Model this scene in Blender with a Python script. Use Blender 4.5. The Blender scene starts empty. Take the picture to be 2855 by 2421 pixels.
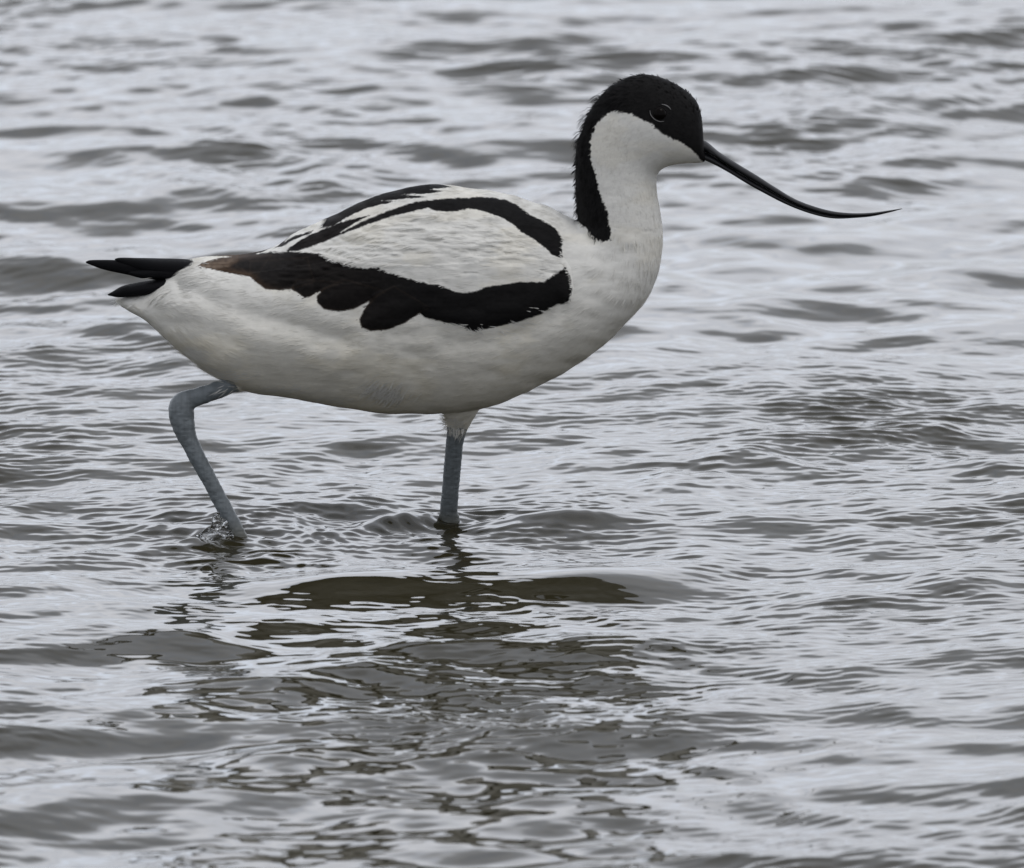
import bpy, math
import numpy as np
from mathutils import Vector
from mathutils.bvhtree import BVHTree

R = math.radians
rng = np.random.default_rng(7)
scene = bpy.context.scene
C = scene.collection

# ------------------------------------------------------------------ camera, sky, sun, exposure
ELEV = R(11.0)                     # the camera looks down on the water by this much
CE, SE = math.cos(ELEV), math.sin(ELEV)
S = 0.0001923                      # metres per source-photograph pixel at the bird
U0, V0, VW = 1427.5, 1210.5, 1475.0
Z0 = (VW - V0) * S / CE            # height of the aim point above the mean water level
DIST = 10.0

cam_d = bpy.data.cameras.new('camera')
cam = bpy.data.objects.new('camera', cam_d)
C.objects.link(cam)
cam.location = (0, -DIST * CE, Z0 + DIST * SE)
cam.rotation_euler = (math.pi / 2 - ELEV, 0, 0)
cam_d.sensor_width = 36.0
cam_d.lens = 36.0 * DIST / (2855 * S)
cam_d.clip_start = 0.1
cam_d.clip_end = 2000
cam_d.dof.use_dof = True
cam_d.dof.focus_distance = DIST
cam_d.dof.aperture_fstop = 24.0
scene.camera = cam

SUN_EL, SUN_AZ = R(66), R(120)     # high, veiled by thin overcast
world = bpy.data.worlds.new('World')
scene.world = world
world.use_nodes = True
nt = world.node_tree
nt.nodes.clear()
wout = nt.nodes.new('ShaderNodeOutputWorld')
bg = nt.nodes.new('ShaderNodeBackground')
sky = nt.nodes.new('ShaderNodeTexSky')
sky.sky_type = 'NISHITA'
sky.sun_disc = False
sky.sun_elevation = SUN_EL
sky.sun_rotation = SUN_AZ
sky.dust_density = 3.0
sky.air_density = 1.0
hs = nt.nodes.new('ShaderNodeHueSaturation')
hs.inputs['Saturation'].default_value = 0.45
hs.inputs['Value'].default_value = 1.0
tc = nt.nodes.new('ShaderNodeTexCoord')
mp = nt.nodes.new('ShaderNodeMapping')
mp.inputs['Scale'].default_value = (1.0, 1.0, 2.6)
nz = nt.nodes.new('ShaderNodeTexNoise')
nz.inputs['Scale'].default_value = 2.2
nz.inputs['Detail'].default_value = 7
nz.inputs['Roughness'].default_value = 0.55
cr = nt.nodes.new('ShaderNodeValToRGB')
cr.color_ramp.elements[0].position = 0.30
cr.color_ramp.elements[0].color = (0.55, 0.55, 0.55, 1)
cr.color_ramp.elements[1].position = 0.62
cr.color_ramp.elements[1].color = (0.97, 0.97, 0.97, 1)
nz2 = nt.nodes.new('ShaderNodeTexNoise')
nz2.inputs['Scale'].default_value = 3.7
nz2.inputs['Detail'].default_value = 6
cr2 = nt.nodes.new('ShaderNodeValToRGB')        # grey bellies and bright thin places of the cloud sheet
cr2.color_ramp.elements[0].position = 0.30
cr2.color_ramp.elements[0].color = (7.2, 7.9, 9.3, 1)
e_ = cr2.color_ramp.elements.new(0.5); e_.color = (9.9, 10.1, 10.8, 1)
cr2.color_ramp.elements[2].position = 0.68
cr2.color_ramp.elements[2].color = (10.6, 11.4, 13.0, 1)
mx = nt.nodes.new('ShaderNodeMix')
mx.data_type = 'RGBA'
L = nt.links.new
L(tc.outputs['Generated'], mp.inputs['Vector'])
L(mp.outputs['Vector'], nz.inputs['Vector'])
L(mp.outputs['Vector'], nz2.inputs['Vector'])
L(nz.outputs['Fac'], cr.inputs['Fac'])
L(nz2.outputs['Fac'], cr2.inputs['Fac'])
L(sky.outputs['Color'], hs.inputs['Color'])
L(cr.outputs['Color'], mx.inputs['Factor'])
L(hs.outputs['Color'], mx.inputs['A'])
L(cr2.outputs['Color'], mx.inputs['B'])
# the overcast is thin and bright low down beyond the bird, thicker overhead and behind the camera
sx = nt.nodes.new('ShaderNodeSeparateXYZ')
L(tc.outputs['Generated'], sx.inputs['Vector'])
zp = nt.nodes.new('ShaderNodeMath'); zp.operation = 'MULTIPLY_ADD'; zp.inputs[1].default_value = 0.10
L(nz2.outputs['Fac'], zp.inputs[0])
zs = nt.nodes.new('ShaderNodeMath'); zs.operation = 'SUBTRACT'; zs.inputs[1].default_value = 0.05
L(sx.outputs['Z'], zs.inputs[0]); L(zs.outputs[0], zp.inputs[2])
mz = nt.nodes.new('ShaderNodeValToRGB')
for k_, (p_, g_) in enumerate(((0.0, 1.35), (0.18, 1.92), (0.28, 2.28), (0.345, 2.15), (0.385, 1.14), (0.50, 1.1), (0.70, 1.1), (1.0, 1.1))):
    e_ = mz.color_ramp.elements[k_] if k_ < 1 else (mz.color_ramp.elements[-1] if k_ == 7 else mz.color_ramp.elements.new(p_))
    e_.position = p_; e_.color = (g_ / 2.5, g_ / 2.5, g_ / 2.5, 1)
mz2 = nt.nodes.new('ShaderNodeMath'); mz2.operation = 'MULTIPLY_ADD'; mz2.inputs[1].default_value = 2.5; mz2.inputs[2].default_value = -0.72
my = nt.nodes.new('ShaderNodeMapRange'); my.interpolation_type = 'SMOOTHSTEP'
for k_, v_ in (('From Min', -0.3), ('From Max', 0.8), ('To Min', 0.0), ('To Max', 1.0)): my.inputs[k_].default_value = v_
L(zp.outputs[0], mz.inputs['Fac']); L(sx.outputs['Y'], my.inputs['Value'])
L(mz.outputs['Color'], mz2.inputs[0])
mm = nt.nodes.new('ShaderNodeMath'); mm.operation = 'MULTIPLY_ADD'; mm.inputs[2].default_value = 0.72
L(mz2.outputs[0], mm.inputs[0]); L(my.outputs['Result'], mm.inputs[1])
vm = nt.nodes.new('ShaderNodeVectorMath'); vm.operation = 'SCALE'
L(mx.outputs['Result'], vm.inputs[0]); L(mm.outputs[0], vm.inputs['Scale'])
L(vm.outputs['Vector'], bg.inputs['Color'])
bg.inputs['Strength'].default_value = 0.10
L(bg.outputs['Background'], wout.inputs['Surface'])

sun_d = bpy.data.lights.new('sun', 'SUN')
sun_d.energy = 0.5
sun_d.angle = R(25)
sun_d.color = (1.0, 0.96, 0.9)
sun = bpy.data.objects.new('sun', sun_d)
C.objects.link(sun)
sun_dir = Vector((math.sin(SUN_AZ) * math.cos(SUN_EL), math.cos(SUN_AZ) * math.cos(SUN_EL), math.sin(SUN_EL)))
sun.rotation_euler = sun_dir.to_track_quat('Z', 'Y').to_euler()

scene.view_settings.view_transform = 'Standard'
scene.view_settings.look = 'None'
scene.view_settings.exposure = 0.0
scene.view_settings.gamma = 1.0
scene.cycles.max_bounces = 8
scene.cycles.use_denoising = True

# ------------------------------------------------------------------ helpers
def mat(name):
    m = bpy.data.materials.new(name)
    m.use_nodes = True
    n = m.node_tree
    return m, n, n.nodes['Principled BSDF']

def mesh_obj(name, verts, quads, material, parent=None, tris=None, smooth=True):
    me = bpy.data.meshes.new(name)
    verts = np.asarray(verts, np.float32)
    nq = 0 if quads is None else len(quads)
    ntr = 0 if tris is None else len(tris)
    me.vertices.add(len(verts))
    me.vertices.foreach_set('co', verts.ravel())
    loops = []
    if nq: loops.append(np.asarray(quads, np.int32).ravel())
    if ntr: loops.append(np.asarray(tris, np.int32).ravel())
    loops = np.concatenate(loops)
    me.loops.add(len(loops))
    me.loops.foreach_set('vertex_index', loops)
    me.polygons.add(nq + ntr)
    starts = np.concatenate([np.arange(nq) * 4, nq * 4 + np.arange(ntr) * 3]).astype(np.int32)
    me.polygons.foreach_set('loop_start', starts)
    me.update(calc_edges=True)
    me.validate()
    me.polygons.foreach_set('use_smooth', np.full(len(me.polygons), smooth, bool))
    o = bpy.data.objects.new(name, me)
    C.objects.link(o)
    if material is not None: me.materials.append(material)
    if parent is not None: o.parent = parent
    return o

def set_col(o, col, name='plumage'):
    a = o.data.color_attributes.new(name, 'FLOAT_COLOR', 'POINT')
    c = np.ones((len(o.data.vertices), 4), np.float32)
    c[:, :3] = col
    a.data.foreach_set('color', c.ravel())

def hermite(t, P, tq):
    """Catmull-Rom through P at parameters t, evaluated at tq."""
    P = np.asarray(P, float); t = np.asarray(t, float)
    m = np.empty_like(P)
    m[1:-1] = (P[2:] - P[:-2]) / (t[2:] - t[:-2])[:, None]
    m[0] = (P[1] - P[0]) / (t[1] - t[0]); m[-1] = (P[-1] - P[-2]) / (t[-1] - t[-2])
    i = np.clip(np.searchsorted(t, tq, side='right') - 1, 0, len(t) - 2)
    h = (t[i + 1] - t[i]); x = ((tq - t[i]) / h)[:, None]; h = h[:, None]
    return ((2*x**3 - 3*x**2 + 1) * P[i] + (x**3 - 2*x**2 + x) * h * m[i]
            + (-2*x**3 + 3*x**2) * P[i + 1] + (x**3 - x**2) * h * m[i + 1])

def hash3(i, j, k, seed):
    n = (i * 374761393 + j * 668265263 + k * 2147483647 + seed * 974634599) & 0xFFFFFFFF
    n = ((n ^ (n >> 13)) * 1274126177) & 0xFFFFFFFF
    n = n ^ (n >> 16)
    return (n & 0xFFFF) / 65535.0 * 2 - 1

def vnoise(x, y, z=0.0, seed=0):
    x, y, z = np.broadcast_arrays(np.asarray(x, float), np.asarray(y, float), np.asarray(z, float))
    i = np.floor(x).astype(np.int64); j = np.floor(y).astype(np.int64); k = np.floor(z).astype(np.int64)
    fx, fy, fz = x - i, y - j, z - k
    fx = fx*fx*(3 - 2*fx); fy = fy*fy*(3 - 2*fy); fz = fz*fz*(3 - 2*fz)
    r = 0
    for a in (0, 1):
        for b in (0, 1):
            for c in (0, 1):
                w = (fx if a else 1 - fx) * (fy if b else 1 - fy) * (fz if c else 1 - fz)
                r = r + w * hash3(i + a, j + b, k + c, seed)
    return r

def sdf(u, v, poly):
    """signed distance to a polygon, positive inside"""
    P = np.asarray(poly, float); Q = np.roll(P, -1, 0)
    d2 = np.full(u.shape, 1e18); inside = np.zeros(u.shape, bool)
    for (ax, ay), (bx, by) in zip(P, Q):
        ex, ey = bx - ax, by - ay
        wx, wy = u - ax, v - ay
        t = np.clip((wx * ex + wy * ey) / (ex * ex + ey * ey + 1e-12), 0, 1)
        d2 = np.minimum(d2, (wx - ex * t)**2 + (wy - ey * t)**2)
        c = (ay > v) != (by > v)
        inside ^= c & (u < ex * (v - ay) / (ey if ey else 1e-9) + ax)
    return np.where(inside, 1, -1) * np.sqrt(d2)

def dist_line(u, v, line):
    P = np.asarray(line, float)
    d2 = np.full(u.shape, 1e18); side = np.zeros(u.shape)
    for (ax, ay), (bx, by) in zip(P[:-1], P[1:]):
        ex, ey = bx - ax, by - ay
        wx, wy = u - ax, v - ay
        t = np.clip((wx * ex + wy * ey) / (ex * ex + ey * ey), 0, 1)
        dd = (wx - ex * t)**2 + (wy - ey * t)**2
        cr_ = ex * wy - ey * wx
        side = np.where(dd < d2, np.sign(cr_), side)
        d2 = np.minimum(d2, dd)
    return np.sqrt(d2), side

def sstep(a, b, x):
    t = np.clip((x - a) / (b - a), 0, 1)
    return t * t * (3 - 2 * t)

def to_uv(p):
    """bird space -> side-drawing coordinates (far half mirrored on to the near half)"""
    y = -np.abs(p[:, 1])
    return U0 + p[:, 0] / S, V0 - ((p[:, 2] - Z0) * CE + y * SE) / S

def X(u): return (np.asarray(u, float) - U0) * S
def Z(v, y=0.0): return Z0 + ((V0 - np.asarray(v, float)) * S - y * SE) / CE

def loft(stations, n_len, n_round, yc=0.0, power=2.15, asym=0.0):
    """closed skin through (Tu, Tv, Bu, Bv, half width in mm) stations"""
    st = np.asarray(stations, float)
    cen = (st[:, 0:2] + st[:, 2:4]) / 2
    t = np.concatenate([[0], np.cumsum(np.hypot(*np.diff(cen, axis=0).T) + 0.35 * np.hypot(*np.diff(st[:, 0:2], axis=0).T))])
    tq = np.linspace(0, t[-1], n_len)
    q = hermite(t, st, tq)
    q[:, 4] = np.maximum(q[:, 4], 0.05)
    a = np.linspace(0, 2 * np.pi, n_round, endpoint=False)
    ca, sa = np.cos(a), np.sin(a)
    pc = np.sign(ca) * np.abs(ca)**(2 / power); ps = np.sign(sa) * np.abs(sa)**(2 / power)
    cu, cv = (q[:, 0] + q[:, 2]) / 2, (q[:, 1] + q[:, 3]) / 2
    du, dv = (q[:, 0] - q[:, 2]) / 2, (q[:, 1] - q[:, 3]) / 2
    u = cu[:, None] + du[:, None] * pc
    zz = Z(cv, yc)[:, None] - dv[:, None] * S * pc * 1.004
    y = yc + (q[:, 4] / 1000)[:, None] * ps * (1 - asym * pc)
    v = np.stack([X(u), y, zz], -1).reshape(-1, 3)
    i = np.arange(n_len - 1)[:, None] * n_round; j = np.arange(n_round)[None]
    j2 = (j + 1) % n_round
    quads = np.stack([i + j, i + j2, i + n_round + j2, i + n_round + j], -1).reshape(-1, 4)
    c0 = v[:n_round].mean(0); c1 = v[-n_round:].mean(0)
    n = len(v); v = np.vstack([v, c0, c1])
    jj = np.arange(n_round); jn = (jj + 1) % n_round
    tris = np.vstack([np.stack([np.full(n_round, n), jn, jj], -1),
                      np.stack([np.full(n_round, n + 1), n - n_round + jj, n - n_round + jn], -1)])
    return v, quads, tris, (t, st, tq, q)

def tube(path, radii, n_len, n_round, squash=1.0):
    """tube along 3-D points (metres) with a radius each; squash scales the y half axis"""
    P = np.asarray(path, float); r = np.asarray(radii, float)[:, None]
    t = np.concatenate([[0], np.cumsum(np.linalg.norm(np.diff(P, axis=0), axis=1))])
    tq = np.linspace(0, t[-1], n_len)
    p = hermite(t, P, tq); rr = hermite(t, r, tq)[:, 0]
    d = np.gradient(p, axis=0); d /= np.linalg.norm(d, axis=1)[:, None]
    yv = np.array([0, 1.0, 0])
    b = np.cross(d, yv); b /= np.linalg.norm(b, axis=1)[:, None]
    c = np.cross(b, d)
    a = np.linspace(0, 2 * np.pi, n_round, endpoint=False)
    v = p[:, None] + rr[:, None, None] * (np.cos(a)[None, :, None] * b[:, None] + squash * np.sin(a)[None, :, None] * c[:, None])
    v = v.reshape(-1, 3)
    i = np.arange(n_len - 1)[:, None] * n_round; j = np.arange(n_round)[None]; j2 = (j + 1) % n_round
    quads = np.stack([i + j, i + n_round + j, i + n_round + j2, i + j2], -1).reshape(-1, 4)
    n = len(v); v = np.vstack([v, p[0], p[-1]])
    jj = np.arange(n_round); jn = (jj + 1) % n_round
    tris = np.vstack([np.stack([np.full(n_round, n), jj, jn], -1), np.stack([np.full(n_round, n + 1), n - n_round + jn, n - n_round + jj], -1)])
    return v, quads, tris

def concat(parts):
    V, Q, T, off = [], [], [], 0
    for v, q, t in parts:
        V.append(v); Q.append(np.asarray(q) + off); T.append(np.asarray(t) + off); off += len(v)
    return np.vstack(V), np.vstack(Q), np.vstack(T)

# ------------------------------------------------------------------ the water
REAR = np.array([X(671.0), -0.031])     # where the two legs pass through the surface
FRONT = np.array([X(1251.0), 0.020])

def axis_points(dense, lo, hi, end, grow=1.06):
    core = np.arange(lo, hi, dense)
    out, x, s_ = [], hi, dense
    while x < end: out.append(x); s_ *= grow; x += s_
    neg, x, s_ = [], lo - dense, dense
    while x > -end: neg.append(x); s_ *= grow; x -= s_
    return np.array(neg[::-1] + list(core) + out)

def build_water():
    xs = axis_points(0.0010, -0.34, 0.34, 120, 1.05)
    ys = np.concatenate([np.arange(-1.15, -0.55, 0.0024), np.arange(-0.55, 0.55, 0.0011), np.arange(0.55, 1.75, 0.0026)])
    far, y, s_ = [], 1.75, 0.0026
    while y < 400: far.append(y); s_ *= 1.05; y += s_
    near, y, s_ = [], -1.15, 0.0024
    while y > -60: s_ *= 1.05; y -= s_; near.append(y)
    ys = np.concatenate([near[::-1], ys, far])
    x, y = np.meshgrid(xs.astype(np.float32), ys.astype(np.float32))
    sp = np.maximum(np.gradient(xs)[None, :], np.gradient(ys)[:, None]).astype(np.float32)
    xf, yf = x.ravel(), y.ravel(); spf = sp.ravel()
    # slow warping of the plane bends the small crests
    wx = xf + 0.010 * vnoise(xf * 7, yf * 5, 0.3, 11) + 0.004 * vnoise(xf * 21, yf * 16, 0.3, 12)
    wy = yf + 0.014 * vnoise(xf * 7, yf * 5, 0.7, 13) + 0.006 * vnoise(xf * 21, yf * 16, 0.3, 14)
    wx = wx.astype(np.float32); wy = wy.astype(np.float32)
    near_l = np.exp(-((xf - REAR[0])**2 + (yf - REAR[1])**2) / 0.07**2) + np.exp(-((xf - FRONT[0])**2 + (yf - FRONT[1])**2) / 0.06**2)
    patch = 0.5 + 0.5 * vnoise(xf * 6.0, yf * 3.5, 0.1, 21)
    patch2 = 0.5 + 0.5 * vnoise(xf * 9.0, yf * 6.0, 0.5, 22)
    h = np.zeros_like(xf); dx = np.zeros_like(xf); dy = np.zeros_like(xf)
    g = np.random.default_rng(23)
    # (wavelength range, number, rms slope, mean travel direction from +x, spread, chop, modulation)
    wx4 = (wx + 0.020 * vnoise(xf * 5, yf * 4, 0.9, 15)).astype(np.float32)
    wy4 = (wy + 0.030 * vnoise(xf * 5.5, yf * 4.5, 0.4, 16) + 0.35 * xf * vnoise(xf * 2.2, yf * 1.6, 0.2, 17)).astype(np.float32)
    rough = np.exp(-((xf - X(1000)) / 0.15)**2 - ((yf + 0.42) / 0.13)**2) * (0.4 + 1.2 * patch) + 0.5 * np.exp(-((xf - X(420)) / 0.06)**2 - ((yf + 0.09) / 0.05)**2)
    bands = [((0.15, 0.30), 16, 0.048, R(-58), R(30), 0.9, None, 0),
             ((0.048, 0.12), 34, 0.093, R(-58), R(45), 0.9, 0.38 + patch2 * 0.95, 0),
             ((0.022, 0.045), 36, 0.060, R(-70), R(55), 0.7, 0.30 + patch * 1.2, 0),
             ((0.0058, 0.016), 52, 0.088, R(-84), R(24), 0.4, patch**1.6 * patch2 * 4.4 + 0.13 + near_l * 0.8, 1),
             ((0.018, 0.055), 30, 0.075, R(-90), R(80), 0.5, rough, 0)]
    humps = [(X(1550), 0.012, 0.040, 0.019, 0.0085), (X(1110), 0.010, 0.019, 0.016, 0.0055), (X(930), -0.155, 0.050, 0.030, 0.006), (X(1680), -0.150, 0.055, 0.035, 0.006)]
    calm = np.zeros_like(xf)
    for hx, hy, hw, hd, ha in humps: calm = np.maximum(calm, np.exp(-((xf - hx) / hw)**4 - ((yf - hy) / hd)**4))
    for (l0, l1), n, slope, th0, spread, chop, mod, fine in bands:
        ax_, ay_ = (wx4, wy4) if fine else (wx, wy)
        if mod is not None: mod = mod * (1 - 0.92 * calm)
        lam = np.exp(g.uniform(np.log(l0), np.log(l1), n))
        th = th0 + g.normal(0, spread, n)
        ph = g.uniform(0, 2 * np.pi, n)
        for l, a, p in zip(lam, th, ph):
            k = 2 * np.pi / l
            A = slope * math.sqrt(2.0 / n) / k
            kx, ky = math.cos(a), math.sin(a)
            att = np.exp(-(spf * 2.2 / l)**2)
            if mod is not None: att = att * mod
            arg = (k * (kx * ax_ + ky * ay_) + p).astype(np.float32)
            c_, s_ = np.cos(arg), np.sin(arg)
            h += A * att * c_
            dx -= chop * A * att * kx * s_
            dy -= chop * A * att * ky * s_
    for hx, hy, hw, hd, ha in humps: h += ha * np.exp(-((xf - hx) / hw)**2 - ((yf - hy - 0.25 * (xf - hx)) / hd)**2)
    # rings and bow waves made by the legs
    for (px, py), amp in ((REAR, 1.0), (FRONT, 0.8)):
        rx, ry = xf - px, yf - py
        r = np.sqrt(rx**2 + (ry * 1.0)**2) + 1e-6
        wob = 1 + 0.3 * vnoise(xf * 40, yf * 40, 0, 31)
        h += amp * 0.0011 * np.cos(2 * np.pi * r / (0.013 * wob)) * np.exp(-r / 0.035) * sstep(0.003, 0.010, r)
        h += -h[np.argmin(r)] * np.exp(-(r / 0.03)**2)
        h += amp * 0.0016 * np.exp(-(r / 0.008)**2)
        # wake trailing to the left and towards the camera
        for sgn in (-1, 1):
            ax_, ay_ = -math.cos(R(28)), sgn * math.sin(R(28))
            along = rx * ax_ + ry * ay_; across = -rx * ay_ + ry * ax_
            h += amp * 0.003 * np.exp(-(across / 0.010)**2) * sstep(-0.005, 0.02, along) * np.exp(-np.maximum(along, 0) / 0.10)
    v = np.stack([xf + dx, yf + dy, h], -1)
    nx, ny = len(xs), len(ys)
    i = (np.arange(ny - 1)[:, None] * nx + np.arange(nx - 1)[None]).ravel()
    quads = np.stack([i, i + 1, i + nx + 1, i + nx], -1)
    m, n_, b = mat('silty_water')
    b.inputs['Base Color'].default_value = (0.028, 0.0245, 0.0125, 1)
    b.inputs['Roughness'].default_value = 0.03
    b.inputs['IOR'].default_value = 1.333
    o = mesh_obj('water', v, quads, m)
    o['kind'] = 'structure'
    return o
build_water()

# ------------------------------------------------------------------ the bird: drawing of its side (source-photo pixels)
BODY = [
 (338,836,334,846,1.5),(360,828,352,860,6),(430,800,400,889,14),(500,748,458,936,23),(545,727,520,988,29),(620,716,590,1042,34),
 (700,708,690,1088,38),(770,690,790,1103,41),(826,649,880,1121,43),(908,612,960,1135,44),(992,573,1040,1145,45),(1062,543,1110,1151,46),
 (1134,525,1180,1154,46.5),(1206,516,1250,1152,46.5),(1285,522,1330,1142,46),(1374,534,1408,1120,45),(1446,551,1486,1083,43.5),
 (1515,575,1566,1041,41),(1563,596,1648,989,38),(1594,612,1728,917,34.5),(1608,618,1798,841,31),(1609,602,1836,754,27.5),(1606,572,1847,668,24.5),
 (1604,532,1842,605,22),(1604,492,1832,550,20),(1604,450,1829,515,18.5),(1607,409,1832,489,17.8),(1619,372,1844,474,17.6),(1635,331,1864,464,17.8),
 (1663,283,1884,460,18.2),(1714,236,1905,458,18.6),(1791,211,1924,457,18),(1872,232,1942,457,15.5),(1935,278,1953,456,12.3),(1952,318,1958,455,9.8),(1957,354,1961,454,7.6),(1960,396,1965,452,5.0)]

def cr2p(L_, x0, y0, k): return [(x0 + a * k, y0 + b * k) for a, b in L_]
K1, K2, K3 = 0.5288, 0.48077, 0.384615
CAP = cr2p([(900,440),(845,500),(800,492),(770,486),(700,455),(640,420),(580,372),(530,347),(480,327),(420,310),(380,312),(330,350),(300,392),(272,470),
            (275,560),(300,640),(320,720),(345,790),(368,850),(375,920),(382,990),(335,1000),(290,970),(240,915),(200,875),(180,850),(120,700),(110,400),
            (230,200),(400,80),(560,50),(800,90),(920,250)], 1500, 150, K1)
BILL_BASE = cr2p([(768,488),(800,478),(850,450),(920,440),(930,600),(884,584),(850,560),(822,528),(800,506)], 1500, 150, K1)
FAR_BAND = cr2p([(1215,120),(1050,100),(900,120),(750,160),(600,225),(430,315),(440,345),(415,385),(480,385),(560,330),(700,268),(840,234),(760,232),
                 (900,222),(1030,212),(970,206),(890,196),(1010,194),(1120,180),(1060,168),(1180,152)], 700, 450, K2)
FAR_STREAK = cr2p([(365,398),(250,440),(140,505),(180,502),(270,452),(350,418)], 700, 450, K2)
NEAR_BAND = cr2p([(205,525),(280,470),(350,425),(440,392),(540,355),(700,315),(630,350),(560,392),(525,418),(640,360),(760,308),(890,262),(960,240),(1100,225),
                  (1340,212),(1470,225),(1550,262),(1620,315),(1720,365),(1780,410),(1812,465),(1800,500),(1806,560),(1780,564),(1740,550),(1720,520),
                  (1640,460),(1560,412),(1530,380),(1460,335),(1400,315),(1330,290),(1260,280),(1210,295),(1140,302),(1080,295),(1030,278),(930,300),
                  (820,326),(700,366),(600,402),(500,442),(400,482),(275,524)], 700, 450, K2)
WING_LOW = [(556,745),(585,732),(615,722),(661,713),(740,706),(800,703),(892,708),(931,729),(998,749),(1056,750),(1123,774),(1181,791),(1229,799),(1277,819),(1320,818),
            (1358,803),(1450,789),(1517,789),(1541,772),(1577,748),(1590,777),(1594,806),(1588,846),(1551,852),(1508,878),(1455,897),(1373,916),
            (1330,927),(1277,910),(1229,898),(1190,890),(1172,874)]
LOBES = [[(1200,860),(1172,876),(1133,902),(1085,921),(1037,925),(1011,915),(1004,892),(1022,858),(1056,824),(1100,800)],
         [(1080,815),(1052,828),(1027,845),(988,864),(950,871),(907,864),(887,846),(886,828),(907,806),(960,780)],
         [(960,790),(900,812),(868,830),(854,833),(838,822),(815,808),(830,780)],
         [(880,790),(815,808),(780,812),(743,808),(714,787),(697,768),(700,730),(860,720)],
         [(720,770),(696,769),(676,752),(660,744),(663,716),(760,712)]]
BROWN_TIP = [(552,746),(590,728),(660,712),(668,730),(640,748),(612,756)]

WINGP = [(540,750),(590,722),(665,706),(760,700),(800,690),(900,660),(1000,612),(1090,572),(1165,552),(1340,546),(1412,552),(1455,572),(1490,600),(1535,622),(1565,645),
         (1578,675),(1578,720),(1598,750),(1606,806),(1600,850),(1556,860),(1512,886),(1458,905),(1374,923),(1328,932),(1274,917),(1226,905),(1188,897),(1172,882),
         (1135,909),(1086,928),(1036,932),(1005,920),(997,892),(1015,855),(1036,838),(1028,851),(990,871),(950,878),(904,871),(880,850),(880,826),(888,816),(868,837),
         (852,840),(832,826),(812,815),(780,818),(740,815),(708,791),(690,772),(660,752),(615,762)]

GROOVES = [([(515,808),(545,814),(590,840),(650,862),(730,888),(831,912),(892,938),(960,955)], 26, 1.5),
           ([(430,874),(508,892),(585,914),(650,944)], 34, 0.9),
           ([(1560,868),(1500,905),(1430,930),(1350,950),(1250,960)], 26, 0.7),
           ([(700,1030),(800,1052),(900,1080),(1010,1088)], 40, 0.8)]

def plumage_colour(p, extra=None):
    """the colours of the feathers at bird-space points"""
    u, v = to_uv(p)
    n = 2.6 * vnoise(u / 7, v / 7, 0, 41) + 1.6 * vnoise(u / 3, v / 3, 0, 42) + (0 if extra is None else extra)
    black = np.full(u.shape, -1e9)
    neck = u > 1585
    black = np.where(neck & (v < 700), sdf(u, v, CAP) + 0.9 * n, black)
    for poly in (FAR_BAND, FAR_STREAK, NEAR_BAND, WING_LOW, BROWN_TIP): black = np.maximum(black, np.where(~(neck & (v < 700)), sdf(u, v, poly), -1e9))
    black = np.maximum(black, np.where(neck, sdf(u, v, BILL_BASE), -1e9))
    for poly in LOBES: black = np.maximum(black, sdf(u, v, poly) - 0.3 * n)
    k = sstep(-1.3, 1.3, black + 0.6 * n)[:, None]
    # cream and pale grey staining of the white feathers
    st = sstep(0.05, 0.75, vnoise(u / 130, v / 60, 0, 43) + 0.4 * vnoise(u / 30, v / 14, 0, 44))
    low = sstep(760, 1080, v) * sstep(300, 420, u)
    st = np.clip(0.40 * st + 0.60 * low, 0, 1)[:, None]
    white = np.array([0.77, 0.755, 0.705]) * (1 - st) + np.array([0.79, 0.745, 0.63]) * st
    mott = (1 + 0.05 * vnoise(u / 16, v / 7, 0, 45) + 0.03 * vnoise(u / 5, v / 3, 0, 46))[:, None]
    white = white * mott
    # grey bases of the wing coverts
    gy = sstep(0.1, 0.6, vnoise(u / 60, v / 30, 0, 47)) * np.exp(-((v - (770 + 0.0 * u)) / 28)**2) * (u > 930) * (u < 1330)
    white = white * (1 - 0.22 * gy[:, None] * np.array([1, 0.95, 0.85]))
    br = np.clip(sstep(-6, 10, sdf(u, v, BROWN_TIP)) + sstep(820, 640, u) * sstep(700, 730, v) * sstep(24, 2, black) + 0.07 * sstep(1250, 900, u), 0, 1)[:, None] * (~neck)[:, None]
    blk = np.array([0.0085, 0.008, 0.008]) * (1 - br) + np.array([0.055, 0.034, 0.021]) * br
    tip = np.clip(sstep(-2, 8, sdf(u, v, BROWN_TIP)) * (0.7 + 0.6 * vnoise(u / 26, v / 5, 0, 49)) * sstep(690, 585, u), 0, 1)[:, None]
    blk = blk * (1 - tip) + np.array([0.21, 0.16, 0.12]) * tip
    # worn brown rims of the flight feathers
    for poly in LOBES:
        dl = sdf(u, v, poly); rim_ = 0.25 + 0.75 * np.exp(-np.maximum(black, 0) / 5)
        blk = blk + (np.exp(-(np.maximum(dl, 0) / 4.0)**2) * (dl > -1.5) * rim_)[:, None] * np.array([0.030, 0.020, 0.013])
    blk = blk * (1 + 0.25 * vnoise(u / 8, v / 5, 0, 48))[:, None]
    return white * (1 - k) + blk * k, k[:, 0], np.abs(black)

avocet = bpy.data.objects.new('avocet', None)
C.objects.link(avocet)
avocet['label'] = 'black and white wading bird with thin upturned black bill, mid-stride in shallow rippled water'
avocet['category'] = 'bird'

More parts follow.
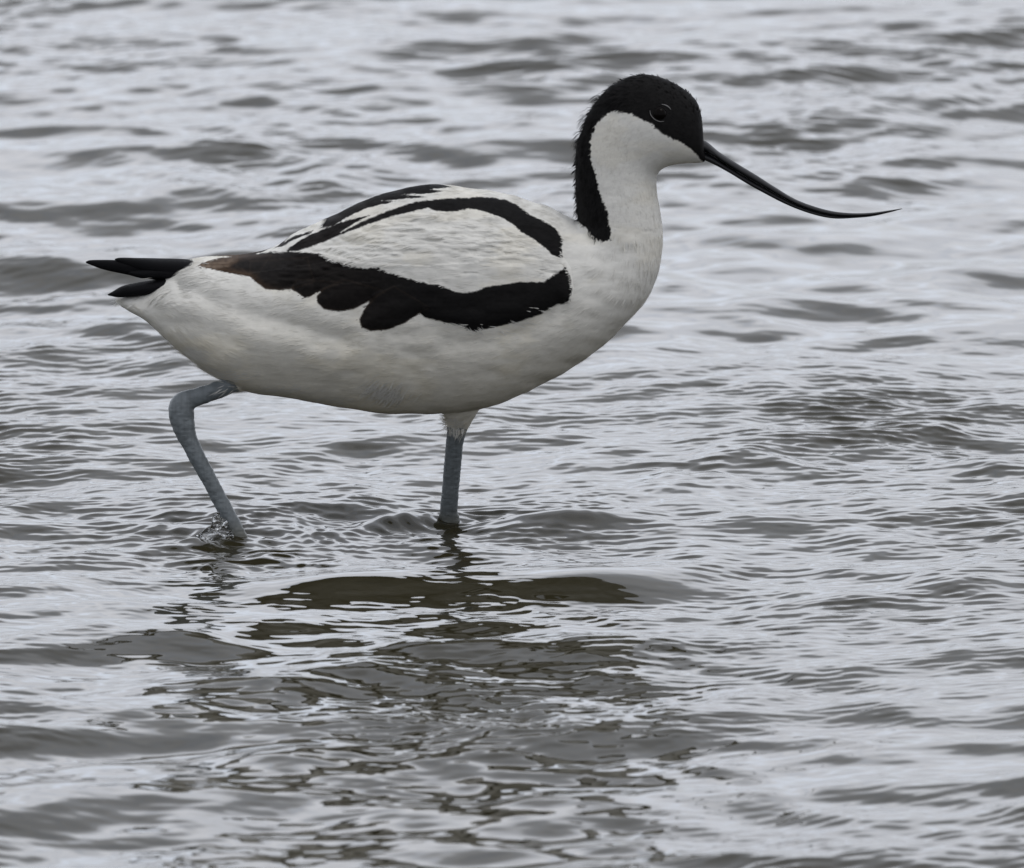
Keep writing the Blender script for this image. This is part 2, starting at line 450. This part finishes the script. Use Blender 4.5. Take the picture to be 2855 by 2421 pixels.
# trunk, neck, head and legs, grown together into one skin
bv, bq, bt, binfo = loft(BODY, 420, 160, asym=0.10)
legs = []
rear_pts = [(790,1000,23),(705,1048,22.5),(645,1075,23),(598,1092,25),(556,1106,25),(530,1115,29),(511,1133,37),(508,1158,36),(513,1188,32.5),(521,1212,28),(533,1238,24),(554,1280,24),
            (587,1340,22),(612,1388,22),(634,1432,22.5),(655,1471,23.5),(671,1508,25),(684,1545,24),(697,1600,23),(712,1680,23)]
ry = np.interp([b for a, b, r in rear_pts], [1000, 1080, 1240, 1520], [-0.014, -0.017, -0.022, -0.031])
legs.append(tube([(X(a), y_, Z(b, y_)) for (a, b, r), y_ in zip(rear_pts, ry)], [r * S for a, b, r in rear_pts], 150, 40, 0.8))
front_pts = [(1285,1010,80),(1284,1085,82),(1282,1125,60),(1280,1158,43),(1276,1185,32),(1272,1208,26.5),(1268,1235,24.5),(1264,1275,24),(1260,1320,24),(1256,1360,24),(1252,1400,24),
             (1250,1425,24.5),(1251,1442,28),(1252,1465,29),(1251,1500,26),(1250,1600,23)]
fy = np.interp([b for a, b, r in front_pts], [1010, 1160, 1450], [-0.012, -0.002, 0.020])
legs.append(tube([(X(a), y_, Z(b, y_)) for (a, b, r), y_ in zip(front_pts, fy)], [r * S for a, b, r in front_pts], 150, 48, 0.8))
thigh = [(900,980,60),(820,1030,44),(760,1048,36),(700,1060,27),(655,1074,22)]
legs.append(tube([(X(a), -0.015, Z(b, -0.015)) for a, b, r in thigh], [r * S for a, b, r in thigh], 60, 40, 0.8))
V_, Q_, T_ = concat([(bv, bq, bt)] + legs)
tmp = mesh_obj('body_cage', V_, Q_, None, tris=T_)
rm = tmp.modifiers.new('remesh', 'REMESH')
rm.mode = 'VOXEL'; rm.voxel_size = 0.00055; rm.adaptivity = 0
sm = tmp.modifiers.new('smooth', 'SMOOTH'); sm.factor = 0.5; sm.iterations = 8
dg = bpy.context.evaluated_depsgraph_get()
me = bpy.data.meshes.new_from_object(tmp.evaluated_get(dg))
bpy.data.objects.remove(tmp)
me.name = 'body'
body = bpy.data.objects.new('body', me)
C.objects.link(body); body.parent = avocet
nv = len(me.vertices)
co = np.empty(nv * 3, np.float32); me.vertices.foreach_get('co', co); co = co.reshape(-1, 3).astype(float)
no = np.empty(nv * 3, np.float32); me.vertices.foreach_get('normal', no); no = no.reshape(-1, 3).astype(float)
if (no[:, 2] * (co[:, 2] - 0.12))[np.abs(co[:, 0]) < 0.05].mean() < 0: raise RuntimeError('normals')
u, v = to_uv(co)

# where the feathers end on the legs
def leg_mask(p):
    u_, v_ = U0 + p[:, 0] / S, V0 - ((p[:, 2] - Z0) * CE + p[:, 1] * SE) / S
    j = 6 * vnoise(u_ / 5, v_ / 40, 0, 51)
    a = (u_ > 1190) & (u_ < 1340) & (v_ > 1197 + 2 * j)
    b = ((u_ < 672 + j) | (v_ > 1250)) & (u_ < 800) & (v_ > 1040) & (p[:, 1] < -0.006) & ((v_ > 1088) | (sdf(u_, v_, [(668,1092),(655,1064),(615,1055),(570,1066),(440,1100),(440,1240),(580,1240),(560,1140)]) > 0))
    return a | b
lm = leg_mask(co)
# folds between the feather tracts and soft lumps of the plumage
disp = np.zeros(nv)
for line, wd, depth in GROOVES:
    d, sd = dist_line(u, v, line)
    disp -= depth * np.exp(-(d / wd)**2)
    disp += depth * 0.55 * np.exp(-((d - 2.0 * wd) / (1.3 * wd))**2)
disp += 0.5 * vnoise(u / 55, v / 26, co[:, 1] * 40, 61) + 0.10 * vnoise(u / 24, v / 9, co[:, 1] * 90, 62)
disp *= np.where(lm, 0, 1) * sstep(1900, 1700, u) * np.where((u > 1560) & (v < 640), 0.45, 1)
# bare legs: horny scutes and swollen ankle
disp += np.where(lm, 0.16 * vnoise(u / 10, v / 6, 0, 63) + 0.22 * vnoise(u / 18, v / 60, 0, 66) + 0.35 * vnoise(u / 20, v / 22, 0, 67) * np.exp(-((u - 512) / 45)**2 - ((v - 1160) / 60)**2) , 0)
co2 = co + no * (disp / 1000)[:, None]
me.vertices.foreach_set('co', co2.astype(np.float32).ravel())
me.update()
me.polygons.foreach_set('use_smooth', np.ones(len(me.polygons), bool))
col, kb, _ = plumage_colour(co)
legc = np.array([0.160, 0.180, 0.190])[None] * (1 + 0.16 * vnoise(u / 14, v / 9, 0, 64) + 0.12 * vnoise(u / 4, v / 30, 0, 65))[:, None]
musk = sstep(1430, 1505, v)[:, None]                       # muddy shanks
legc = legc * (1 - 0.6 * musk) + np.array([0.085, 0.072, 0.035]) * 0.6 * musk
col = np.where(lm[:, None], legc, col)
set_col(body, col)

def feather_material(name, rough=0.75):
    m, n, b = mat(name)
    a = n.nodes.new('ShaderNodeVertexColor'); a.layer_name = 'plumage'
    n.links.new(a.outputs['Color'], b.inputs['Base Color'])
    b.inputs['Roughness'].default_value = rough
    b.inputs['Specular IOR Level'].default_value = 0.12
    tc_ = n.nodes.new('ShaderNodeTexCoord'); mp_ = n.nodes.new('ShaderNodeMapping')
    mp_.inputs['Scale'].default_value = (350, 900, 1300)
    nn = n.nodes.new('ShaderNodeTexNoise'); nn.inputs['Scale'].default_value = 1.0; nn.inputs['Detail'].default_value = 3
    bp = n.nodes.new('ShaderNodeBump'); bp.inputs['Strength'].default_value = 0.10; bp.inputs['Distance'].default_value = 0.0004
    n.links.new(tc_.outputs['Object'], mp_.inputs['Vector']); n.links.new(mp_.outputs['Vector'], nn.inputs['Vector'])
    n.links.new(nn.outputs['Fac'], bp.inputs['Height']); n.links.new(bp.outputs['Normal'], b.inputs['Normal'])
    return m
FEATHER = feather_material('feathers')
def leg_material():
    m, n_, b_ = mat('leg_skin')
    a_ = n_.nodes.new('ShaderNodeVertexColor'); a_.layer_name = 'plumage'
    n_.links.new(a_.outputs['Color'], b_.inputs['Base Color'])
    b_.inputs['Roughness'].default_value = 0.42
    t_ = n_.nodes.new('ShaderNodeTexCoord'); m_ = n_.nodes.new('ShaderNodeMapping'); m_.inputs['Scale'].default_value = (300, 300, 560)
    vo = n_.nodes.new('ShaderNodeTexVoronoi'); vo.feature = 'DISTANCE_TO_EDGE'; vo.inputs['Scale'].default_value = 1.0
    mr = n_.nodes.new('ShaderNodeMapRange'); mr.inputs['From Max'].default_value = 0.25
    bp_ = n_.nodes.new('ShaderNodeBump'); bp_.inputs['Strength'].default_value = 0.12; bp_.inputs['Distance'].default_value = 0.0004
    n_.links.new(t_.outputs['Object'], m_.inputs['Vector']); n_.links.new(m_.outputs['Vector'], vo.inputs['Vector'])
    n_.links.new(vo.outputs['Distance'], mr.inputs['Value']); n_.links.new(mr.outputs['Result'], bp_.inputs['Height'])
    n_.links.new(bp_.outputs['Normal'], b_.inputs['Normal'])
    return m
LEGM = leg_material()
me.materials.clear(); me.materials.append(FEATHER); me.materials.append(LEGM)
pl = np.empty(len(me.polygons), np.int32); me.polygons.foreach_get('loop_start', pl)
lv = np.empty(len(me.loops), np.int32); me.loops.foreach_get('vertex_index', lv)
me.polygons.foreach_set('material_index', lm[lv[pl]].astype(np.int32))

# ------------------------------------------------------------------ wings: raised shells over the flanks
me.calc_loop_triangles()
bvh = BVHTree.FromObject(body, bpy.context.evaluated_depsgraph_get())
VIEW = Vector((0, CE, -SE))
def surf(us, vs):
    """points and normals of the near side of the body under side-drawing coordinates"""
    P = np.full((len(us), 3), np.nan); N = np.zeros((len(us), 3))
    for i_, (a, b) in enumerate(zip(us, vs)):
        yy = -0.3
        o_ = Vector((X(a), yy, Z0 + ((V0 - b) * S - yy * SE) / CE))
        hit, nrm, idx, dd = bvh.ray_cast(o_, VIEW)
        if hit is not None: P[i_] = hit; N[i_] = nrm
    return P, N

STEP = 2.6
gu = np.arange(530, 1615, STEP); gv = np.arange(530, 940, STEP)
GU, GV = np.meshgrid(gu, gv)
fu, fv = GU.ravel(), GV.ravel()
wd_ = sdf(fu, fv, WINGP)
ok = wd_ > -6
P, N = surf(fu[ok], fv[ok])
Pn = np.full((len(fu), 3), np.nan); Nn = np.zeros((len(fu), 3)); Pn[ok] = P; Nn[ok] = N
good = ~np.isnan(Pn[:, 0])
d = wd_
thick = -0.9 + 4.2 * (1 - np.exp(-np.maximum(d, -6) / 26.0)) * sstep(-8, 4, d)
thick = np.where(d < 0, -0.9 + 0.15 * d, thick)
upper = 1 - 0.85 * sstep(0.35, 0.8, Nn[:, 2])       # thinner towards the scapulars
thick = np.where(thick > 0, thick * upper, thick)
# overlapping flight and covert feathers: shallow steps running back along the wing
for line, dep in (([(1110,800),(1050,822),(1000,850)], 0.7), ([(1040,790),(930,800),(890,812)], 0.7), ([(960,760),(860,790),(800,806)], 0.6),
                  ([(900,740),(780,755),(700,765)], 0.6), ([(1500,700),(1300,740),(1150,745),(1000,735),(920,715)], 0.5), ([(1480,660),(1300,690),(1120,690),(960,690)], 0.4),
                  ([(1400,630),(1250,640),(1080,640)], 0.3)):
    dl, sl = dist_line(fu, fv, line)
    thick += dep * sl * -0.5 * np.exp(-dl / 16) * (d > 4)
thick += (0.12 * vnoise(fu / 60, fv / 18, 0, 71) + 0.02 * vnoise(fu / 14, fv / 5, 0, 72)) * (d > 0)
Wp = Pn + Nn * (thick / 1000)[:, None]
idx = -np.ones(len(fu), int); idx[good] = np.arange(good.sum())
I2 = idx.reshape(GU.shape)
q = np.stack([I2[:-1, :-1], I2[1:, :-1], I2[1:, 1:], I2[:-1, 1:]], -1).reshape(-1, 4)
q = q[(q >= 0).all(1)]
wv = Wp[good]
pq = wv[q]; span = np.linalg.norm(pq - pq.mean(1, keepdims=True), axis=2).max(1)
q = q[span < 0.004]
wing_near = mesh_obj('wing', wv, q, FEATHER, avocet)
wn = np.empty(len(wv) * 3, np.float32); wing_near.data.vertices.foreach_get('normal', wn); wn = wn.reshape(-1, 3).astype(float)
if wn[:, 1].mean() > 0:
    q = q[:, ::-1]; bpy.data.objects.remove(wing_near)
    wing_near = mesh_obj('wing', wv, q, FEATHER, avocet)
    wing_near.data.vertices.foreach_get('normal', (w2 := np.empty(len(wv) * 3, np.float32))); wn = w2.reshape(-1, 3).astype(float)
wcol, wk, _ = plumage_colour(np.stack([wv[:, 0], wv[:, 1], wv[:, 2]], -1))
set_col(wing_near, wcol)
wing_far = mesh_obj('wing', wv * np.array([1, -1, 1]), q[:, ::-1], FEATHER, avocet)
set_col(wing_far, wcol)

# ------------------------------------------------------------------ small feathers lying over body and wings
tS, stS, tqS, qS = binfo
cenS = np.stack([X((qS[:, 0] + qS[:, 2]) / 2), Z((qS[:, 1] + qS[:, 3]) / 2)], -1)
topS = np.stack([X(qS[:, 0]), Z(qS[:, 1])], -1); botS = np.stack([X(qS[:, 2]), Z(qS[:, 3])], -1)
def flow(p):
    """direction the feathers lie in: from the bill back towards the tail"""
    best = np.full(len(p), 1e9); bi = np.zeros(len(p), int)
    for s_ in range(0, len(cenS), 3):
        a, b = topS[s_], botS[s_]; e = b - a
        w = p[:, [0, 2]] - a
        t = np.clip((w @ e) / (e @ e), 0, 1)
        dd = ((w - t[:, None] * e)**2).sum(1)
        m_ = dd < best; best[m_] = dd[m_]; bi[m_] = s_
    a0 = np.maximum(bi - 4, 0); a1 = np.minimum(bi + 4, len(cenS) - 1)
    # local direction interpolated between the two contours
    tt = np.clip(((p[:, [0, 2]] - topS[bi]) * (botS[bi] - topS[bi])).sum(1) / ((botS[bi] - topS[bi])**2).sum(1), 0, 1)[:, None]
    dt = topS[a0] - topS[a1]; db = botS[a0] - botS[a1]
    dirn = dt * (1 - tt) + db * tt
    f = np.zeros((len(p), 3)); f[:, 0] = dirn[:, 0]; f[:, 2] = dirn[:, 1]
    return f / (np.linalg.norm(f, axis=1)[:, None] + 1e-9)

def sample(o, n, mask=None):
    m_ = o.data
    m_.calc_loop_triangles()
    k = len(m_.loop_triangles)
    tv = np.empty(k * 3, np.int32); m_.loop_triangles.foreach_get('vertices', tv); tv = tv.reshape(-1, 3)
    if mask is not None: tv = tv[mask[tv].all(1)]
    c_ = np.empty(len(m_.vertices) * 3, np.float32); m_.vertices.foreach_get('co', c_); c_ = c_.reshape(-1, 3).astype(float)
    n_ = np.empty(len(m_.vertices) * 3, np.float32); m_.vertices.foreach_get('normal', n_); n_ = n_.reshape(-1, 3).astype(float)
    ar = np.linalg.norm(np.cross(c_[tv[:, 1]] - c_[tv[:, 0]], c_[tv[:, 2]] - c_[tv[:, 0]]), axis=1)
    f = rng.choice(len(tv), n, p=ar / ar.sum())
    r1, r2 = rng.random(n), rng.random(n); fl = r1 + r2 > 1; r1[fl], r2[fl] = 1 - r1[fl], 1 - r2[fl]
    a, b, c = tv[f, 0], tv[f, 1], tv[f, 2]
    p = c_[a] + r1[:, None] * (c_[b] - c_[a]) + r2[:, None] * (c_[c] - c_[a])
    nn = n_[a] + n_[b] + n_[c]; nn /= np.linalg.norm(nn, axis=1)[:, None]
    return p, nn

def blades(name, p, n, f, length, width, lift, col, parent, sink=0.0002):
    """thin pointed barbs rooted at p, lying along f and rising by lift at the tip"""
    f = f - (f * n).sum(1)[:, None] * n
    f /= np.linalg.norm(f, axis=1)[:, None] + 1e-9
    s_ = np.cross(n, f)
    L1 = length[:, None]; w = width[:, None]; lf = lift[:, None]
    b0 = p - n * sink
    mid = p + f * L1 * 0.5 + n * lf * 0.55
    tip = p + f * L1 + n * lf
    V = np.stack([b0 - s_ * w * 0.4, b0 + s_ * w * 0.4, mid + s_ * w * 0.5, mid - s_ * w * 0.5, tip], 1).reshape(-1, 3)
    k = np.arange(len(p))[:, None] * 5
    o = mesh_obj(name, V, k + np.array([[3, 2, 1, 0]]), FEATHER, parent, tris=k + np.array([[4, 2, 3]]))
    set_col(o, np.repeat(col, 5, 0))
    nrm = n + 0.03 * rng.normal(size=n.shape); nrm /= np.linalg.norm(nrm, axis=1)[:, None]
    o.data.normals_split_custom_set_from_vertices(np.repeat(nrm, 5, 0).astype(np.float32))
    return o

NB = 70000
p, n = sample(body, NB, ~lm)
f = flow(p)
f = f + 0.16 * rng.normal(size=f.shape)
uu, vv = to_uv(p)
c_, k_, e_ = plumage_colour(p)
head = (uu > 1585) & (vv < 640)
nape = head & (k_ > 0.5) & (uu < 1760)
wingin = sdf(uu, vv, WINGP) > 8
ln = np.where(head, rng.uniform(1.6, 3.2, NB), rng.uniform(4.5, 9, NB)) / 1000
ln = np.where((uu > 1800) & (vv < 470), ln * 0.6, ln)
wdt = np.where(head, rng.uniform(0.25, 0.5, NB), rng.uniform(0.22, 0.45, NB)) / 1000
lf = np.where(head, rng.gamma(2.0, np.where(k_ > 0.5, 0.09, 0.05), NB), rng.gamma(2.0, 0.03, NB)) / 1000
lf = np.where(nape, rng.gamma(1.3, 0.75, NB) / 1000, lf)
ln = np.where(nape, ln * 1.5, ln)
# loose down under the rump
rump = (uu > 500) & (uu < 640) & (vv > 970)
lf = np.where(rump, lf + rng.gamma(1.5, 0.5, NB) / 1000, lf); ln = np.where(rump, ln * 1.5, ln)
c_ = c_ * (1 + 0.045 * rng.normal(size=NB))[:, None].clip(0.9, 1.1)
ln = ln * np.clip(0.3 + e_ / 22, 0.3, 1)
bk = k_ > 0.5
c_[bk] *= rng.uniform(0.4, 1.5, bk.sum())[:, None]
keep = ~wingin & (head | (e_ < 30) | (rng.random(NB) < 0.6)) & (sdf(uu, vv, [(1890,455),(1960,455),(1960,380),(1930,395)]) < 0)
blades('plumage', p[keep], n[keep], f[keep], ln[keep], wdt[keep], lf[keep], c_[keep], avocet)

def wing_barbs(wing, mirror):
    NW = 20000
    p, n = sample(wing, NW)
    f = flow(p); f[:, 2] -= 0.05
    f = f + 0.10 * rng.normal(size=f.shape)
    uu, vv = to_uv(p)
    c_, k_, e_ = plumage_colour(p)
    ins = sdf(uu, vv, WINGP)
    ln = rng.uniform(4, 8, NW) / 1000
    ln = np.where(k_ > 0.5, ln * 0.55, ln)
    lf = rng.gamma(2.0, 0.015, NW) / 1000
    wdt = rng.uniform(0.22, 0.45, NW) / 1000
    lobe = (uu < 1180) & (k_ > 0.5) & (vv > 700)
    keep = (ins > 6) & ~(lobe & (rng.random(NW) < 0.9)) & ((e_ < 26) | (rng.random(NW) < 0.22))
    c_ = c_ * (1 + 0.025 * rng.normal(size=NW))[:, None].clip(0.9, 1.1)
    ln = ln * np.clip(0.3 + e_ / 22, 0.3, 1)
    blades('barbs', p[keep], n[keep], f[keep], ln[keep], wdt[keep], lf[keep], c_[keep], wing)
wing_barbs(wing_near, False)
wing_barbs(wing_far, True)

# white wisps combed over the lower edge of the black wing, thigh tuft and rump tuft
def tufts():
    PP, NN, FF, LL, WW, LF, CC = [], [], [], [], [], [], []
    spec = [(562, 998, 14, 9, (-0.99, 0.02), 12, 150, 0.9), (1672, 283, 9, 9, (-0.92, 0.38), 5, 60, 1.0), (1640, 335, 7, 14, (-0.75, 0.66), 4.5, 50, 1.1), (1622, 385, 6, 14, (-0.6, 0.8), 4, 40, 1.0), (770, 1088, 60, 6, (-0.85, 0.5), 6, 130, 0.5), (910, 1118, 60, 5, (-0.9, 0.42), 6, 120, 0.4), (650, 1052, 40, 8, (-0.95, 0.3), 7, 120, 0.5),
            # u, v, spread u, spread v, direction (du, dv), length mm, count, lift
        (1475, 905, 22, 5, (-0.85, -0.52), 6.5, 20, 0.5), (1385, 930, 45, 5, (-0.85, -0.52), 5.5, 26, 0.5), (1545, 868, 25, 5, (-0.95, -0.3), 5.5, 16, 0.5),
        (1330, 935, 20, 4, (-0.6, -0.8), 8, 16, 1.4), (1250, 912, 40, 4, (-0.95, -0.3), 5, 40, 0.8), (1100, 1095, 26, 16, (-0.55, 0.83), 9, 150, 1.6), (1060, 1080, 20, 12, (-0.7, 0.7), 9, 90, 1.4),
        (560, 1020, 18, 14, (-0.95, -0.15), 9, 120, 0.6), (600, 1045, 20, 10, (-0.97, 0.2), 8, 90, 0.6),
        (1278, 1190, 16, 12, (-0.1, 0.99), 5, 160, 0.12), (1265, 1180, 16, 12, (-0.2, 0.97), 5, 120, 0.2), (525, 765, 8, 22, (-1, 0.05), 7, 160, 0.5), (545, 800, 12, 10, (-1, 0.1), 7, 80, 0.4), (540, 735, 14, 8, (-1, 0.0), 7, 80, 0.3)]
    for a, b, sa, sb, dr, l, cnt, lf in spec:
        us = a + rng.normal(size=cnt) * sa; vs = b + rng.normal(size=cnt) * sb
        P, N = surf(us, vs)
        g = ~np.isnan(P[:, 0]); P, N = P[g], N[g]; m_ = g.sum()
        F = np.zeros((m_, 3)); F[:, 0] = dr[0]; F[:, 2] = -dr[1]
        F += 0.15 * rng.normal(size=F.shape)
        rise = 3.6 / 1000 if b < 935 and a > 1150 else 0.0002
        PP.append(P + N * rise * (0.9 if b < 800 else 0.25)); NN.append(N); FF.append(F)
        LL.append(rng.uniform(0.6, 1.1, m_) * l / 1000); WW.append(rng.uniform(0.22, 0.42, m_) / 1000)
        LF.append(rng.uniform(0.4, 1.2, m_) * lf / 1000 + (0.9 * rise if b > 800 else 0))
        CC.append(np.array([0.008, 0.0075, 0.007] if a > 1600 and b < 400 else [0.77, 0.755, 0.705]) * rng.uniform(0.9, 1.05, m_)[:, None])
    # wet, clumped feather tips down the nape and over the crown
    ii = np.where((u > 1585) & (u < 1800) & (v < 600) & (np.abs(co[:, 1]) < 0.009) & (kb > 0.5) & (no[:, 0] < 0.35) & (no[:, 1] < 0.6))[0]
    i3 = np.where((u > 1680) & (u < 1960) & (v < 330) & (np.abs(co[:, 1]) < 0.011) & (kb > 0.5))[0]
    ii = np.concatenate([rng.choice(ii, 260), rng.choice(i3, 160)])
    P, N = co2[ii], no[ii]
    F = flow(P) + 0.22 * rng.normal(size=P.shape)
    big = np.where(P[:, 2] < Z(330), 1.0, 0.45)
    PP.append(P); NN.append(N); FF.append(F); LL.append(rng.uniform(2.0, 4.5, 420) / 1000 * (0.5 + 0.5 * big)); WW.append(rng.uniform(1.0, 2.6, 420) / 1000)
    LF.append(rng.gamma(2.0, 0.75, 420) / 1000 * big); CC.append(np.tile([0.009, 0.008, 0.008], (420, 1)))
    cat = np.concatenate
    blades('tuft', cat(PP), cat(NN), cat(FF), cat(LL), cat(WW), cat(LF), cat(CC), avocet)
tufts()

# ------------------------------------------------------------------ tail, bill, eye
TAILM, tn, tb = mat('tail_feather')
tb.inputs['Base Color'].default_value = (0.007, 0.007, 0.008, 1); tb.inputs['Roughness'].default_value = 0.8
tb.inputs['Specular IOR Level'].default_value = 0.1
tail = bpy.data.objects.new('tail', None); C.objects.link(tail); tail.parent = avocet
def feather_vane(name, st, yc, power=2.6):
    v_, q_, t_, _ = loft(st, 120, 40, yc=yc, power=power)
    return mesh_obj(name, v_, q_, TAILM, tail, tris=t_)
feather_vane('tail_feather', [(241,731,243,735,0.6),(252,727,258,741,1.6),(292,726,292,753,2.6),(331,727,354,766,4),(400,730,405,776,5),(470,732,470,784,6),(540,738,540,782,6),(600,746,600,775,5)], -0.001)
feather_vane('tail_feather', [(322,723,324,727,0.6),(336,720,342,737,2),(380,721,384,752,4),(440,723,440,764,7),(520,726,520,770,8),(600,736,600,765,5)], -0.0022)
feather_vane('tail_feather', [(302,822,304,825,0.6),(318,813,328,829,3),(342,800,354,829,5),(382,792,412,821,8),(427,785,465,807,9),(480,772,520,806,10),(540,768,545,803,9),(600,778,600,800,5)], -0.003)
feather_vane('tail_feather', [(352,760,354,766,0.6),(372,754,400,776,5),(440,745,470,776,7),(540,745,540,778,7),(590,750,590,772,4)], -0.003)
feather_vane('tail_feather', [(325,838,326,841,0.5),(352,834,346,858,3),(395,838,392,852,4),(440,840,440,850,4)], 0.004)
for o in list(tail.children)[-1:]:
    o.data.materials[0] = FEATHER; set_col(o, np.tile([0.42, 0.38, 0.31], (len(o.data.vertices), 1)))

v_, q_, t_ = tube([(X(a_), -0.0085, Z(c_, -0.0085)) for a_, c_ in ((392,781),(430,775),(470,771),(505,766))], [0.00008, 0.0003, 0.0004, 0.0003], 30, 8)
fr = mesh_obj('tail_feather', v_, q_, FEATHER, tail, tris=t_); set_col(fr, np.tile([0.55, 0.53, 0.48], (len(fr.data.vertices), 1)))
tn_, ts_ = tn.nodes.new('ShaderNodeTexNoise'), tn.nodes.new('ShaderNodeMapping')
tt_, tb_ = tn.nodes.new('ShaderNodeTexCoord'), tn.nodes.new('ShaderNodeBump')
ts_.inputs['Scale'].default_value = (120, 700, 1600); ts_.inputs['Rotation'].default_value = (0, R(18), 0)
tb_.inputs['Strength'].default_value = 0.5; tb_.inputs['Distance'].default_value = 0.0005
tn.links.new(tt_.outputs['Object'], ts_.inputs['Vector']); tn.links.new(ts_.outputs['Vector'], tn_.inputs['Vector'])
tn.links.new(tn_.outputs['Fac'], tb_.inputs['Height']); tn.links.new(tb_.outputs['Normal'], tb.inputs['Normal'])

BILLM, n_, b_ = mat('black_horn')
b_.inputs['Base Color'].default_value = (0.010, 0.0105, 0.012, 1); b_.inputs['Roughness'].default_value = 0.58; b_.inputs['Specular IOR Level'].default_value = 0.35
nn = n_.nodes.new('ShaderNodeTexNoise'); nn.inputs['Scale'].default_value = 900
bp = n_.nodes.new('ShaderNodeBump'); bp.inputs['Strength'].default_value = 0.12; bp.inputs['Distance'].default_value = 0.0003
n_.links.new(nn.outputs['Fac'], bp.inputs['Height']); n_.links.new(bp.outputs['Normal'], b_.inputs['Normal'])
bt_ = [(845,462),(882,467),(950,522),(1050,586),(1150,646),(1250,710),(1350,769),(1450,808),(1550,834),(1650,844),(1750,842),(1850,829),(1912,819)]
bb_ = [(800,555),(872,578),(925,588),(1010,634),(1105,692),(1205,747),(1302,796),(1400,835),(1495,862),(1570,872),(1655,869),(1755,860),(1855,838),(1914,822)]
bb_ = [(820,540)] + bb_[2:]
bt_ = cr2p(bt_, 1500, 150, K1); bb_ = cr2p(bb_, 1500, 150, K1)
wb = [5.6, 5.3, 4.6, 4.0, 3.6, 3.2, 2.9, 2.6, 2.3, 2.0, 1.6, 1.1, 0.4]
bill = bpy.data.objects.new('bill', None); C.objects.link(bill); bill.parent = avocet
up, lo = [], []
for (a, b), (c, d_), w in zip(bt_, bb_, wb):
    m1 = (a + (c - a) * 0.56, b + (d_ - b) * 0.56); m2 = (a + (c - a) * 0.60, b + (d_ - b) * 0.60)
    up.append((a, b, m1[0], m1[1], w)); lo.append((m2[0] - (c - a) * 0.03, m2[1] - (d_ - b) * 0.03, c, d_, w * 0.92))
for nm, st in (('upper_mandible', up), ('lower_mandible', lo)):
    v_, q_, t_, _ = loft(st, 200, 36, power=2.0)
    mesh_obj(nm, v_, q_, BILLM, bill, tris=t_)
# nostril slit
v_, q_, t_ = tube([(X(a), -0.0046, Z(b, -0.0046)) for a, b in ((1966,418),(1978,427),(1992,437))], [0.0004, 0.0007, 0.0003], 16, 10)
mesh_obj('nostril', v_, q_, BILLM, bill, tris=t_)

EYEM, n_, b_ = mat('dark_eye')
b_.inputs['Base Color'].default_value = (0.004, 0.003, 0.0025, 1); b_.inputs['Roughness'].default_value = 0.08; b_.inputs['Specular IOR Level'].default_value = 0.07
RINGM, n_, b_ = mat('pale_lid')
b_.inputs['Base Color'].default_value = (0.19, 0.185, 0.18, 1); b_.inputs['Roughness'].default_value = 0.6
EU, EV = 1838.0, 321.0
P, N = surf(np.array([EU]), np.array([EV]))
P, N = P[0], N[0]
ER = 0.0043
for sg in (1, -1):
    ec = P - N * ER * 0.62
    k = 24
    th, phi = np.meshgrid(np.linspace(0.02, np.pi - 0.02, k), np.linspace(0, 2 * np.pi, 2 * k, endpoint=False), indexing='ij')
    vs = np.stack([np.sin(th) * np.cos(phi), np.sin(th) * np.sin(phi), np.cos(th)], -1).reshape(-1, 3) * ER + ec
    i = np.arange(k - 1)[:, None] * 2 * k; j = np.arange(2 * k)[None]; j2 = (j + 1) % (2 * k)
    qs = np.stack([i + j, i + 2 * k + j, i + 2 * k + j2, i + j2], -1).reshape(-1, 4)
    flip = np.array([1, sg, 1])
    eye = mesh_obj('eye', vs * flip, qs if sg == 1 else qs[:, ::-1], EYEM, avocet)
    # pale broken rim of lid feathers
    for arc, rw in (([(1842,296),(1854,299),(1862,304),(1868,311)], 0.00032), ([(1810,313),(1812,324),(1818,333),(1827,340),(1839,344),(1849,343)], 0.00020)):
        au, av = np.array(arc).T
        AP, AN = surf(au, av)
        AP = AP + AN * 0.0002
        v_, q_, t_ = tube(AP, [0.0001] + [rw] * (len(arc) - 2) + [0.0001], 40, 8)
        ring = mesh_obj('eye_ring', v_ * flip, q_ if sg == 1 else q_[:, ::-1], RINGM, eye, tris=t_)

# ------------------------------------------------------------------ splash behind the rear leg
def build_splash():
    m, n_, b_ = mat('clear_water')
    b_.inputs['Base Color'].default_value = (0.95, 0.96, 0.96, 1); b_.inputs['Roughness'].default_value = 0.02
    b_.inputs['IOR'].default_value = 1.333; b_.inputs['Transmission Weight'].default_value = 1.0
    yc = -0.034
    st = [(606,1422,611,1428,0.4),(597,1440,621,1446,2.0),(583,1462,634,1463,3.4),(564,1486,646,1482,5.0),(538,1508,652,1502,7.0),(502,1530,656,1524,9.0),(455,1556,658,1550,11.0)]
    v_, q_, t_, _ = loft(st, 90, 60, yc=yc)
    u_, w_ = to_uv(v_)
    c_ = v_.copy()
    a = vnoise(u_ / 15, w_ / 24, v_[:, 1] * 350, 81) * 0.0026 + vnoise(u_ / 5, w_ / 9, v_[:, 1] * 900, 82) * 0.0005
    v_[:, 0] += a; v_[:, 1] += 0.0012 * vnoise(u_ / 7, w_ / 9, v_[:, 1] * 700, 83); v_[:, 2] += 0.0008 * vnoise(u_ / 5, w_ / 7, v_[:, 1] * 700, 84)
    o = mesh_obj('splash', v_, q_, m, tris=t_)
    o['label'] = 'small clear splash of water clinging to the rear leg of the wading bird'
    o['category'] = 'splash'
build_splash()
